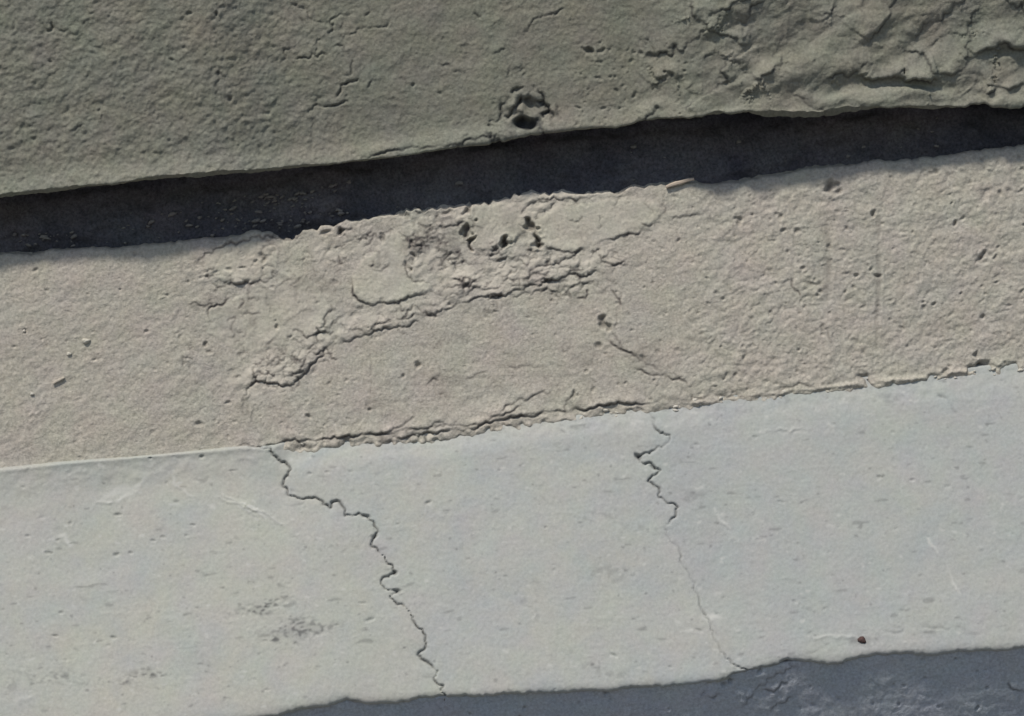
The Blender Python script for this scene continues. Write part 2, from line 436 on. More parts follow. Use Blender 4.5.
    # drag marks low on the left
    for p in ([(26, 420), (36, 406), (46, 393)], [(30, 424), (40, 411)], [(42, 378), (52, 368)], [(165, 325), (180, 308)]):
        ridge(f, p, 1.6, 0.8, 0.06)
    g = np.random.default_rng(8)
    for i in range(26):
        x = g.uniform(245, 320); y = g.uniform(388, 428)
        ridge(f, [(x, y), (x + g.uniform(-5, 0), y + g.uniform(8, 18))], 1.0, 0.35, 0.05)
    for i in range(170):                                        # short random scuffs
        x = g.uniform(0, 1024); y = g.uniform(200, 440) + (512 - x) * 0.09
        a = g.normal(-0.5, 0.5); L = g.uniform(5, 15)
        p = [(x, y), (x + L * math.cos(a), y + L * math.sin(a))]
        (ridge if g.random() < .5 else groove)(f, p, 0.9, g.uniform(0.2, 0.6), 0.15)
    f -= 0.8 * wblob(825, 262, 12, 42, 2, 3)
    # holes and gaps
    for x, y, rx, ry, a, d in [
        (466, 232, 3, 5, 0, 8), (471, 245, 3, 6.5, -30, 9), (505, 243, 4, 5.5, 20, 12), (529, 226, 4, 6, -20, 8), (537, 240, 4, 8, -42, 11),
        (541, 246, 3, 3, 0, 8), (476, 220, 1.6, 1.6, 0, 5), (262, 256, 6, 4.5, 40, 3), (264, 261, 2, 3, 0, 3), (256, 262, 2, 2, 0, 2),
        (243, 268, 3, 1.8, -10, 2.6), (230, 270, 3, 1.8, -10, 2), (216, 272, 3, 1.6, -10, 1.8), (207, 276, 2.4, 2, 0, 2.5),
        (206, 344, 2.6, 2.2, 0, 3), (209, 352, 3, 2, 0, 2), (278, 327, 1.6, 2.2, 0, 3), (291, 337, 2, 1.6, 0, 2),
        (603, 323, 5, 6.5, 25, 5), (599, 345, 3.5, 2.5, 0, 3), (419, 364, 3, 4, 20, 4), (403, 376, 1.6, 1.6, 0, 2.5), (370, 410, 2.2, 2.2, 0, 2.5),
        (411, 242, 3, 5, 0, 4), (413, 254, 2, 4, 0, 3), (408, 268, 2.4, 4, -30, 4), (339, 231, 4, 4, 0, 6), (326, 232, 5, 2.5, -20, 4),
        (446, 213, 6, 3, 0, 4), (467, 210, 4, 3.5, 0, 5), (404, 215, 5, 2.5, 0, 3), (382, 238, 2, 3, 0, 2.5),
        (833, 186, 7, 6.5, 0, 5), (829, 189, 3, 3, 0, 2.5), (738, 221, 3.5, 3.5, 0, 3), (779, 218, 3, 4, 30, 2.5), (873, 214, 2.2, 3, 20, 4),
        (956, 223, 2.8, 3, 0, 4), (983, 257, 8, 4, -30, 3), (997, 258, 3, 3, 0, 2.5), (877, 277, 3, 3, 0, 3), (857, 276, 2, 2, 0, 3), (871, 270, 2, 2, 0, 2.5),
        (822, 291, 2.5, 2.5, 0, 2.5), (808, 282, 6, 4, 0, 1.8), (934, 303, 2.6, 2.6, 0, 3), (983, 316, 4, 2.6, -30, 3), (977, 354, 3.4, 3, -30, 3.5), (980, 366, 4, 3, 0, 4),
        (797, 232, 2.4, 3, 0, 3), (784, 230, 3, 2, 0, 2.5), (309, 416, 3, 2, 20, 3), (200, 424, 5, 2.5, 10, 2.5), (36, 271, 4, 2, -30, 2.5), (47, 290, 2, 1.4, 0, 1.8), (120, 290, 1.6, 1.6, 0, 2),
        (167, 295, 2.4, 1.6, 0, 2), (14, 347, 2, 1.6, 0, 2), (25, 331, 2, 2, 0, 2), (147, 332, 2.4, 1.8, 0, 2), (88, 294, 1.6, 1.2, 0, 1.6), (573, 395, 2.2, 3.4, 20, 3)]:
        one_pit(f, x, y, rx, ry, a, d)
    pits(f, 650, 9, (640, 150, 1130, 400), 0.9, 2.2, 1.6)
    pits(f, 600, 10, (-100, 200, 660, 460), 0.8, 1.9, 1.3)
    # crack along the foot of the band and the crumbled strip below it
    for p, h, g_ in [
        ([(238, 446), (262, 447), (280, 443), (300, 441), (325, 438), (345, 436), (378, 434), (396, 432)], 2.0, 1.8),
        ([(392, 436), (420, 434), (440, 431), (456, 427)], 1.8, 2.0), ([(400, 430), (432, 426), (462, 425), (482, 423)], 1.3, 1.2),
        ([(455, 429), (480, 425), (498, 420), (515, 417), (540, 413), (565, 411), (590, 408), (615, 404), (655, 402)], 2.0, 1.9),
        ([(488, 421), (503, 415), (514, 410), (522, 402)], 1.0, 1.0), ([(512, 417), (535, 414), (552, 412)], 1.0, 1.0),
        ([(655, 402), (690, 400), (730, 396), (780, 391), (830, 385)], 0.8, 0.8)]:
        lip(f, p, h, 8, 0.12, 0.8, g_)
    # broken fringe above the ledge
    fr = np.exp(-((YY - (443 - (XX - 265) * 0.1)) / 9) ** 2) * ss(225, 290, XX)
    f += fr * (0.55 * gn(45, 3.2, 2.6) + 0.4 * gn(46, 7, 3, -5))
    st = np.exp(-((YY - (453 - (XX - 265) * 0.1)) / 7) ** 2) * ss(250, 290, XX)
    f += st * (1.3 * billow(47, 3.4, 2.6, -5) + 0.7 * gn(48, 2.0) - 0.3)
    DIRT_SHADE[:] += 0.5 * st * ss(0.8, 1.8, gn(49, 2.6, 2.2))
    for x, y, r in [(300, 446, 4), (345, 443, 4), (371, 443, 3), (393, 441, 2.4), (408, 440, 2.6), (420, 440, 2.4), (436, 440, 3), (487, 431, 3), (509, 428, 4.5), (523, 426, 3), (546, 422, 3), (567, 424, 3), (580, 417, 3), (606, 414, 3), (866, 380, 5), (870, 386, 4), (893, 385, 3), (933, 378, 4), (985, 369, 8), (1008, 369, 6), (1014, 372, 5), (945, 372, 3), (630, 412, 3), (640, 411, 2.4)]:
        one_pit(f, x, y, r * 1.2, r, 0, r * 0.8)
    ridge(f, [(880, 381), (900, 379), (930, 377)], 1.8, 2.4, 0.12)
    ridge(f, [(945, 375), (965, 372), (978, 370)], 1.8, 2.4, 0.12)
    for k in range(16):
        x = 690 + k * 10.5
        ridge(f, [(x, 403.5 - (x - 690) * .118), (x + 6, 402.8 - (x - 690) * .118), (x + 11, 402 - (x - 690) * .118)], 1.6, RNG.uniform(0.8, 2.2), 0.15)
    raw = np.clip(ROUGH * (0.6 + 0.5 * gn(491, 6)) + 0.8 * st * ss(-0.5, 1, gn(492, 3)), 0, 1)
    d = np.clip(DIRT_SHADE, 0, 1)
    return n, f, np.where(d > 0.12, d, -raw)

# ------------------------------------------------------------------ relief of the ledge
CRACK1 = [(258, 440), (262, 448), (273, 455), (288, 465), (291, 470), (284, 480), (283, 486), (287, 494), (301, 499), (322, 501), (340, 502), (344, 508), (345, 516), (356, 515), (367, 517), (377, 529), (374, 538), (371, 545), (378, 550), (385, 557), (395, 572),
          (386, 577), (381, 583), (388, 590), (397, 591), (390, 596), (394, 601), (402, 604), (409, 611), (413, 620), (422, 629), (426, 643), (425, 649), (418, 655), (427, 662), (438, 671), (436, 682), (442, 693), (447, 712)]
CRACK2 = [(640, 396), (643, 410), (655, 420), (656, 429), (670, 435), (668, 443), (656, 449), (638, 456), (647, 463), (661, 470), (655, 475), (648, 481), (659, 488), (664, 500), (678, 507), (676, 516), (664, 527), (670, 541), (680, 552), (686, 568), (694, 588), (706, 615), (713, 635), (721, 652), (733, 664), (752, 671), (775, 690)]
RNG = np.random.default_rng(3)
C1 = rough_line(CRACK1, 0.14)
C2 = rough_line(CRACK2, 0.13)

def relief_ledge():
    DIRT_SHADE[:] = 0
    n = 1.0 * gn(51, 80) + 0.22 * gn(52, 24, 14, -5)
    n += 0.06 * gn(53, 6) + 0.06 * gn(54, 2.0) + 0.085 * gn(56, 0.9)
    n -= 0.5 * np.maximum(gn(57, 2.0, 1.5) - 2.4, 0)
    n += 0.10 * np.maximum(gn(58, 14, 1.2, -4) - 1.2, 0)
    f = np.zeros_like(n)
    PALE = np.zeros_like(n)
    right1 = ~inside(list(map(tuple, C1)) + [(447, 1000), (-400, 1000), (-400, 440)])
    # first crack: left slab curls down to the joint, right slab stands up a little
    sl, D, S, T = dist(C1, 60)
    lft = ~right1[sl]
    f[sl] -= np.where(lft, 1.5 * np.exp(-(D / 7.0) ** 1.2) * (0.45 + 0.75 * ss(0.35, 0.05, T) + 0.5 * ss(0.75, 0.95, T)), 0)
    wv = np.clip(1.0 + 0.55 * MOD[sl], 0.35, 2)
    f[sl] -= 4.0 * np.exp(-(D / (0.62 * wv)) ** 2)
    DIRT_SHADE[sl] += np.clip(0.95 * wv, 0, 1) * np.exp(-(D / (0.65 * np.sqrt(wv))) ** 2)
    sl, D, S, T = dist(C2, 30)
    wv = np.clip(0.75 + 0.5 * MOD[sl], 0.2, 1.5) * (0.55 + 0.45 * ss(0.62, 0.35, T))
    f[sl] -= 3.0 * wv * np.exp(-(D / 0.75) ** 2)
    DIRT_SHADE[sl] += np.clip(0.9 * wv - 0.05 - 0.2 * ss(0.5, 0.65, T), 0.3, 0.9) * np.exp(-(D / 0.75) ** 2)
    f[sl] -= np.where(S > 0, 0.7, 0.0) * ss(0.6, 0.3, T) * np.exp(-(D / 6) ** 1.3)
    f[sl] += 0.35 * ss(0.5, 0.7, T) * np.exp(-((D - 1.6) / 1.2) ** 2)
    for x, y, rx, ry, a, d in [
        (638, 456, 5, 2.2, 40, 5), (653, 467, 5, 1.5, 30, 3), (395, 572, 3, 2, -20, 4), (397, 591, 4, 2, -10, 4), (367, 517, 4, 2, 20, 3.5), (375, 536, 2.2, 5, 10, 2.5),
        (118, 514, 3.2, 1.3, 0, 2.4), (71, 523, 2, 1.2, 0, 1.6), (27, 536, 2.6, 1.3, 0, 1.6), (57, 539, 2.2, 1.2, 0, 1.8), (48, 552, 3.6, 1.3, 0, 2.2), (116, 554, 3.2, 1.5, 0, 2.2), (130, 552, 2.2, 1.2, 0, 2),
        (153, 540, 2.4, 1.2, 0, 2), (163, 537, 3, 1.0, 0, 2), (193, 525, 2.6, 1.2, 0, 2), (186, 536, 2, 0.9, 0, 1.4), (61, 613, 2.6, 1.2, 0, 1.6), (55, 636, 3, 1.3, 0, 2), (114, 637, 3.2, 1.4, 10, 2.2),
        (310, 474, 2.6, 1, 10, 1.8), (327, 473, 2.6, 1, 10, 1.8), (350, 472, 2.4, 1, 10, 1.5), (428, 503, 3.4, 1.3, -10, 2.2), (398, 525, 1.5, 1, 0, 1.4), (500, 471, 2, 1, 0, 1.2), (546, 528, 1.8, 1.2, 0, 1.4),
        (614, 655, 4, 1.1, 25, 2), (670, 667, 2.5, 1, 0, 1.4), (699, 630, 3.5, 1.6, 20, 2), (880, 476, 3.2, 1.3, 5, 2.2), (912, 480, 2.6, 1.1, 0, 1.6), (755, 437, 3, 1.6, 0, 1.6), (697, 445, 2.5, 1.2, 0, 1.2), (781, 502, 4, 1.2, 10, 1.2),
        (795, 601, 2.6, 1.3, 30, 1.4), (825, 609, 1.6, 1, 0, 1.2), (202, 457, 2.6, 1.6, 0, 2.5), (233, 471, 4, 1, 0, 1.2), (150, 458, 1.8, 1.4, 0, 2.2), (370, 620, 5, 1.6, -10, 1.6), (362, 603, 5, 1.2, 5, 1.2), (337, 625, 2, 1, 0, 1.3), (267, 690, 3, 1, 0, 1.6), (23, 487, 2, 1, 0, 1)]:
        one_pit(f, x, y, rx, ry, a, d, 0.05)
    for p, w, h in [
        ([(173, 476), (180, 488), (190, 496), (200, 498)], 1.5, 0.5), ([(215, 497), (235, 503), (248, 511), (258, 520)], 1.1, 0.8), ([(222, 494), (240, 501), (258, 510), (272, 518), (284, 525)], 1.1, 0.8),
        ([(229, 498), (250, 508), (266, 519)], 0.9, 0.5), ([(760, 432), (790, 432), (818, 430)], 1.2, 0.5), ([(828, 424), (834, 428), (836, 434)], 1.2, 0.5),
        ([(928, 538), (940, 555), (952, 578), (966, 606)], 1.3, 0.5), ([(714, 508), (720, 520), (730, 528)], 1.2, 0.4), ([(728, 535), (745, 546), (752, 552)], 1.2, 0.4), ([(753, 540), (765, 540)], 1, 0.4),
        ([(805, 637), (830, 635), (856, 636)], 1.1, 0.5), ([(884, 632), (905, 632)], 1.1, -0.4), ([(920, 627), (950, 630)], 1.2, -0.4), ([(938, 394), (950, 402), (958, 414)], 1.5, -0.7), ([(95, 502), (112, 502)], 1, 0.4),
        ([(145, 478), (135, 492), (118, 500)], 2.0, 0.25), ([(50, 540), (65, 535), (70, 545)], 2.0, 0.25), ([(15, 700), (40, 696)], 1.5, 0.3)]:
        ridge(f, p, w, h * 1.6, 0.1)
        if h > 0:
            q = dist(rough_line(p, 0.08), 5)
            PALE[q[0]] += 0.45 * np.clip(1 + 0.6 * MOD[q[0]], 0, 2) * np.exp(-(q[1] / w) ** 2)
    g = np.random.default_rng(19)
    for i in range(70):
        x = g.uniform(0, 1024); y = g.uniform(400, 700); a = g.normal(0.2, 0.6); L = g.uniform(4, 14)
        ridge(f, [(x, y), (x + L * math.cos(a), y + L * math.sin(a))], 1.0, g.choice([-0.25, 0.22]), 0.12)
    pits(f, 170, 12, (-100, 380, 1120, 720), 0.8, 1.4, 0.7, el=2.2)
    # gritty smudges where the skin has worn through
    wr = np.maximum(wblob(262, 608, 26, 7, -10), np.maximum(0.8 * wblob(298, 627, 36, 8, -6), np.maximum(0.7 * wblob(148, 678, 20, 6, 4), 0.45 * wblob(60, 675, 50, 8, 2))))
    f -= wr * 0.9 * np.maximum(gn(59, 1.5, 1.0) - 0.3, 0)
    # gritty fringe under the ridge
    yr = np.interp(XX, [-120, 0, 130, 245, 265, 340, 430, 510, 600, 690, 850, 1024, 1150], [480, 470, 460, 450, 448, 441, 434, 424, 413, 405, 388, 371, 360])
    d = YY - yr
    fr = np.exp(-((d - 10) / 9) ** 2) * 0.3
    f += fr * (0.9 * gn(61, 2.6, 2.2) + 0.6 * gn(62, 6, 3, -5))
    stain = np.zeros_like(n)
    stain += 0.9 * wr * ss(0.0, 1.4, gn(64, 1.5, 0.9)) + 0.18 * wr
    stain += 0.35 * wblob(862, 640, 11, 4, -10, 2, 2)
    stain += 0.5 * wblob(900, 633, 75, 5, -4, 3, 4) * ss(0.4, 2.0, gn(65, 5, 1.2, -3))
    stain += 0.4 * ss(2.0, 3.0, gn(66, 1.6, 1.0)) + 0.35 * ss(1.9, 2.9, gn(661, 4, 1.2, -4)) + 0.22 * ss(1.2, 2.6, gn(662, 14, 5, -5)) * ss(0, 1, gn(663, 1.8))
    stain += 0.35 * wblob(762, 664, 60, 9, -18, 3, 4) * ss(0.3, 1.8, gn(67, 3, 1.5))
    pale = PALE + ss(1.6, 3.0, gn(68, 11, 7)) * 0.15 + 0.5 * ss(2.0, 2.8, gn(681, 2.2, 1.2)) + 0.9 * wblob(716, 619, 9, 4, 0, 3, 2) + 0.6 * wblob(118, 495, 14, 5, -20, 3, 3)
    d = np.clip(stain + DIRT_SHADE, 0, 1)
    return n, f, np.where(d > 0.1, d, -np.clip(pale, 0, 1)), right1

def relief_lower():
    DIRT_SHADE[:] = 0
    n = 1.2 * gn(71, 60) + 0.3 * gn(72, 22, 14, -20) + 0.28 * gn(73, 7, 5, -20) + 0.25 * billow(731, 4, 3, -20) + 0.2 * gn(74, 2.2) + 0.12 * gn(75, 0.9)
    n -= 0.4 * np.maximum(gn(76, 2.6) - 1.5, 0)
    f = np.zeros_like(n)
    for p, h in [([(752, 692), (760, 684), (772, 676), (790, 668), (800, 668)], 3.5), ([(742, 706), (746, 697), (754, 693)], 3), ([(770, 712), (780, 702), (796, 696)], 3.2), ([(762, 690), (776, 688), (790, 682)], 2.0),
                 ([(1010, 680), (1018, 690), (1030, 692)], 2), ([(705, 696), (722, 692)], 1.5)]:
        lip(f, p, h * 0.55, 12, 0.18, 1.0, 1.0)
    f += 1.0 * wblob(778, 690, 26, 14, -30) * (0.3 + 0.6 * gn(77, 6, 4, -30))
    pits(f, 90, 13, (250, 650, 1100, 760), 1.2, 2.6, 2.2)
    return n, f, np.clip(DIRT_SHADE, 0, 1)

def relief_joint():
    n = 3.0 * gn(81, 26, 8, -6) + 2.0 * gn(82, 9, 4, -6) + 1.2 * billow(821, 4, 3, -6) + 0.7 * gn(83, 2.2)
    f = np.zeros_like(n)
    return n, f

# ------------------------------------------------------------------ sampling and sheets
def sample(img, px, py, mirror=True):
    x = px + M; y = py + M
    if mirror:
        x = np.abs((x + (CW - 1)) % (2 * (CW - 1)) - (CW - 1)); y = np.abs((y + (CH - 1)) % (2 * (CH - 1)) - (CH - 1))
        ok = 1.0
    else:
        e = 40.0
        ok = np.clip(np.minimum(np.minimum(x, CW - 1 - x), np.minimum(y, CH - 1 - y)) / e, 0, 1)
        x = np.clip(x, 0, CW - 1); y = np.clip(y, 0, CH - 1)
    xi = np.clip(x.astype(np.int32), 0, CW - 2); yi = np.clip(y.astype(np.int32), 0, CH - 2)
    fx = x - xi; fy = y - yi
    v = (img[yi, xi] * (1 - fx) + img[yi, xi + 1] * fx) * (1 - fy) + (img[yi + 1, xi] * (1 - fx) + img[yi + 1, xi + 1] * fx) * fy
    return v * ok

def cols():
    c = np.arange(-0.68, 0.6801, 0.00120)
    out = []; x = 0.68; st = 0.0016
    while x < 3.0:
        x += st; st = min(st * 1.08, 0.05); out.append(x)
    out = np.array(out)
    return np.concatenate([-out[::-1], c, out])
U = cols()
NU = len(U)

def edge_curve(pts, y, smooth=3):
    """traced edge -> height z over the wall coordinate u, on the plane at depth y"""
    p = np.array(pts, float)
    u, z = ray(p[:, 0], p[:, 1], y)
    zz = np.interp(U, u, z)
    k = np.ones(2 * smooth + 1) / (2 * smooth + 1)
    return np.convolve(np.pad(zz, smooth, mode='edge'), k, 'valid')

def profile(nodes, rows):
    """nodes: list of (y(u), z(u)); rows: list of arrays of t in 0..1 along each leg -> Y, Z grids"""
    Ys, Zs = [], []
    for i, t in enumerate(rows):
        y0, z0 = nodes[i]; y1, z1 = nodes[i + 1]
        t = np.asarray(t)[:, None]
        Ys.append(y0 * (1 - t) + y1 * t + 0 * U); Zs.append(z0 * (1 - t) + z1 * t + 0 * U)
    return np.concatenate(Ys), np.concatenate(Zs)

def soften(A, k, passes=2):
    """rounds the corners of a swept profile: a moving average over the rows"""
    for _ in range(passes):
        P = np.pad(A, ((k, k), (0, 0)), mode='edge')
        cs = np.cumsum(np.pad(P, ((1, 0), (0, 0))), axis=0)
        B = (cs[2 * k + 1:] - cs[:-2 * k - 1]) / (2 * k + 1)
        B[0] = A[0]; B[-1] = A[-1]
        A = B
    return A

def normals(X, Y, Z):
    P = np.stack([X, Y, Z], -1)
    a = np.gradient(P, axis=1); b = np.gradient(P, axis=0)
    n = np.cross(a, b)
    n /= np.linalg.norm(n, axis=-1, keepdims=True) + 1e-12
    n *= np.where((n[..., 1:2] > 0) & (np.abs(n[..., 1:2]) > 0.02), -1, 1)
    return n

def displaced(Y, Z, n_img, f_img, fade=None):
    X = np.broadcast_to(U, Y.shape)
    px, py = proj(X, Y, Z)
    h = (sample(n_img, px, py) + sample(f_img, px, py, False)) * 0.001
    h = h * (1 - 0.6 * ss(0.72, 1.1, np.abs(X)))                # relief eases off where the mesh is coarse, far outside the view
    if fade is not None: h = h * fade
    N = normals(X, Y, Z)
    return X + h * N[..., 0], Y + h * N[..., 1], Z + h * N[..., 2], px, py

def set_faces(me, co, quads):
    me.vertices.add(len(co)); me.vertices.foreach_set('co', np.ascontiguousarray(co, np.float32).ravel())
    me.loops.add(quads.size); me.loops.foreach_set('vertex_index', quads.ravel().astype(np.int32))
    me.polygons.add(len(quads)); me.polygons.foreach_set('loop_start', np.arange(0, quads.size, 4, dtype=np.int32))
    me.polygons.foreach_set('use_smooth', np.ones(len(quads), bool))
    me.update(calc_edges=True); me.validate()

def sheet(name, X, Y, Z, material, parent, mask=None, attr=None):
    """grid -> mesh object; mask picks the quads that belong to it"""
    r, c = X.shape
    idx = np.arange(r * c).reshape(r, c)
    q = np.stack([idx[:-1, :-1], idx[:-1, 1:], idx[1:, 1:], idx[1:, :-1]], -1)
    q = q[mask] if mask is not None else q.reshape(-1, 4)
    co = np.stack([X, Y, Z], -1).reshape(-1, 3)
    used = np.unique(q); remap = np.full(r * c, -1); remap[used] = np.arange(len(used))
    me = bpy.data.meshes.new(name)
    set_faces(me, co[used], remap[q])
    if attr is not None:
        at = me.attributes.new('stain', 'FLOAT', 'POINT')  # on the upper band also carries the shade painted into the hole
        at.data.foreach_set('value', attr.reshape(-1)[used].astype(np.float32))
    o = bpy.data.objects.new(name, me); sc.collection.objects.link(o)
    me.materials.append(material); o.parent = parent
    return o

# ------------------------------------------------------------------ materials
def plaster(name, base, alt, tint, stain=None, bump=0.25, speck=0.25, fine=1.0, rough=0.92, broad=1.0, raw=None, grit=0.35):
    m = bpy.data.materials.new(name); m.use_nodes = True
    t = m.node_tree; b = t.nodes['Principled BSDF']
    b.inputs['Roughness'].default_value = rough
    b.inputs['Specular IOR Level'].default_value = 0.25
    L = t.links.new
    tc = t.nodes.new('ShaderNodeTexCoord')
    def noise(scale, det, dist_=0.0, stretch=None, ro=0.55):
        n = t.nodes.new('ShaderNodeTexNoise'); n.inputs['Scale'].default_value = scale; n.inputs['Detail'].default_value = det
        n.inputs['Distortion'].default_value = dist_; n.inputs['Roughness'].default_value = ro
        if stretch:
            mp = t.nodes.new('ShaderNodeMapping'); mp.inputs['Scale'].default_value = stretch; L(tc.outputs['Object'], mp.inputs[0]); L(mp.outputs[0], n.inputs['Vector'])
        else: L(tc.outputs['Object'], n.inputs['Vector'])
        return n.outputs['Fac']
    def ramp(f, a, c):
        r = t.nodes.new('ShaderNodeMapRange'); r.inputs[1].default_value = a; r.inputs[2].default_value = c; L(f, r.inputs[0]); return r.outputs[0]
    def mix(f, a, c, mode='MIX'):
        x = t.nodes.new('ShaderNodeMix'); x.data_type = 'RGBA'; x.blend_type = mode
        if isinstance(f, (int, float)): x.inputs[0].default_value = f
        else: L(f, x.inputs[0])
        for k, v in ((6, a), (7, c)):
            if isinstance(v, tuple): x.inputs[k].default_value = (*v, 1)
            else: L(v, x.inputs[k])
        return x.outputs[2]
    col = mix(ramp(noise(3.2 * broad, 4, 0.3), 0.32, 0.68), base, alt)
    col = mix(ramp(noise(15, 5, 0.4), 0.45, 0.75), col, tint)
    g = ramp(noise(300 * fine, 3, 0, None, 0.7), 0.25, 0.75)
    rr = t.nodes.new('ShaderNodeMapRange'); rr.inputs[3].default_value = 1 - speck; rr.inputs[4].default_value = 1 + speck * 0.6; L(g, rr.inputs[0])
    cb = t.nodes.new('ShaderNodeCombineColor')
    for k in range(3): L(rr.outputs[0], cb.inputs[k])
    col = mix(1.0, col, cb.outputs[0], 'MULTIPLY')
    gs = ramp(noise(520 * fine, 2, 0, None, 0.6), 0.66, 0.74)
    gm = t.nodes.new('ShaderNodeMath'); gm.operation = 'MULTIPLY'; gm.inputs[1].default_value = grit; L(gs, gm.inputs[0])
    col = mix(gm.outputs[0], col, (0.12, 0.11, 0.10))
    hue = t.nodes.new('ShaderNodeTexNoise'); hue.inputs['Scale'].default_value = 26; hue.inputs['Detail'].default_value = 3; L(tc.outputs['Object'], hue.inputs['Vector'])
    col = mix(0.085, col, hue.outputs['Color'], 'SOFT_LIGHT')
    if stain:
        at = t.nodes.new('ShaderNodeAttribute'); at.attribute_name = 'stain'  # stains and grime, plus the hole's painted shade
        ng = t.nodes.new('ShaderNodeMath'); ng.operation = 'MULTIPLY'; ng.inputs[1].default_value = -1.0; ng.use_clamp = True
        L(at.outputs['Fac'], ng.inputs[0])
        col = mix(ng.outputs[0], col, raw or tint)
        cl = t.nodes.new('ShaderNodeClamp'); L(at.outputs['Fac'], cl.inputs[0])
        col = mix(cl.outputs[0], col, stain)
    L(col, b.inputs['Base Color'])
    bp = t.nodes.new('ShaderNodeBump'); bp.inputs['Strength'].default_value = bump; bp.inputs['Distance'].default_value = 0.002
    L(noise(420 * fine, 4, 0, None, 0.65), bp.inputs['Height']); L(bp.outputs[0], b.inputs['Normal'])
    return m

MAT_UP = plaster('weathered olive render', (0.238, 0.231, 0.184), (0.212, 0.214, 0.175), (0.252, 0.238, 0.19), (0.045, 0.045, 0.045), 0.4, 0.32)
MAT_MID = plaster('beige lime render', (0.425, 0.395, 0.334), (0.40, 0.378, 0.326), (0.435, 0.40, 0.342), (0.09, 0.08, 0.075), 0.5, 0.34, raw=(0.475, 0.44, 0.375))
MAT_PATCH = plaster('smooth beige render coat', (0.445, 0.42, 0.35), (0.43, 0.41, 0.345), (0.45, 0.42, 0.355), (0.09, 0.08, 0.075), 0.3, 0.24)
ST = (0.10, 0.10, 0.10)
MAT_LEDGE = [plaster('pale skim coat, warm', (0.382, 0.387, 0.355), (0.403, 0.401, 0.355), (0.362, 0.374, 0.357), ST, 0.18, 0.13, 1.0, raw=(0.5, 0.5, 0.47), grit=0.15),
             plaster('pale skim coat', (0.375, 0.384, 0.362), (0.395, 0.397, 0.358), (0.35, 0.37, 0.366), ST, 0.18, 0.13, 1.0, raw=(0.5, 0.5, 0.47), grit=0.15),
             plaster('pale skim coat, bluish light tint', (0.36, 0.371, 0.355), (0.382, 0.388, 0.358), (0.342, 0.36, 0.355), ST, 0.18, 0.13, 1.0, raw=(0.5, 0.5, 0.47), grit=0.15)]  # bluish light towards the right end put into this panel's colour
MAT_LOW = plaster('grey render', (0.43, 0.455, 0.485), (0.385, 0.425, 0.475), (0.455, 0.475, 0.49), ST, 0.5, 0.3)
MAT_JOINT_SHADE = plaster('joint shade tone', (0.12, 0.12, 0.138), (0.17, 0.16, 0.165), (0.075, 0.075, 0.092), ST, 0.8, 0.6)  # colour darkened to stand for the overhang's shadow
MAT_STONE = plaster('pale grit', (0.5, 0.47, 0.41), (0.46, 0.44, 0.38), (0.5, 0.47, 0.42), None, 0.2, 0.15)
MAT_CRUMB = plaster('dusty crumb', (0.30, 0.28, 0.25), (0.2, 0.19, 0.18), (0.33, 0.31, 0.28), None, 0.3, 0.2, broad=40)
MAT_WOOD = plaster('bleached splinter', (0.47, 0.43, 0.36), (0.42, 0.38, 0.31), (0.47, 0.42, 0.35), None, 0.2, 0.2)
MAT_FLAKE = plaster('pinkish plaster flake', (0.46, 0.39, 0.31), (0.45, 0.41, 0.34), (0.46, 0.37, 0.29), None, 0.3, 0.15)
MAT_RUST = plaster('rust', (0.085, 0.055, 0.048), (0.06, 0.045, 0.042), (0.11, 0.06, 0.048), None, 0.4, 0.3)

# ------------------------------------------------------------------ the wall
wall = bpy.data.objects.new('weathered_facade', None)
sc.collection.objects.link(wall)
wall['label'] = 'weathered cracked plaster facade with overhanging olive band, shade-toned joint and pale sloping ledge'
wall['category'] = 'facade'

LIP = [(-140, 215), (0, 201), (60, 194), (120, 188), (180, 181), (240, 175), (300, 170), (350, 165), (400, 160), (450, 151), (500, 143), (550, 134), (600, 129), (640, 125), (690, 124), (740, 121), (800, 118), (850, 113), (900, 111), (950, 109), (1024, 107), (1150, 100)]
DARK = [(-140, 275), (0, 256), (60, 252), (120, 250), (180, 244), (200, 243), (230, 240), (257, 235), (290, 238), (310, 230), (340, 222), (375, 215), (420, 213), (440, 206), (470, 205), (500, 200), (515, 195), (560, 192), (600, 191), (650, 185), (690, 184), (720, 186), (760, 180), (800, 172), (850, 166), (900, 163), (950, 158), (1024, 150), (1150, 138)]
RIDGE = [(-140, 481), (0, 468), (60, 461), (130, 455), (200, 449), (245, 445), (265, 446), (300, 441), (340, 436), (400, 431), (430, 431), (470, 423), (510, 417), (560, 411), (600, 406), (650, 402), (690, 401), (760, 393), (850, 382), (870, 379), (930, 375), (980, 370), (1024, 366), (1150, 352)]
FOOT = [(-140, 750), (0, 738), (120, 728), (240, 720), (270, 714), (300, 708), (345, 698), (365, 702), (400, 700), (440, 696), (500, 695), (540, 692), (600, 690), (640, 687), (680, 684), (715, 680), (740, 674), (760, 668), (785, 660), (805, 660), (830, 663), (870, 655), (930, 652), (970, 650), (1024, 647), (1150, 637)]

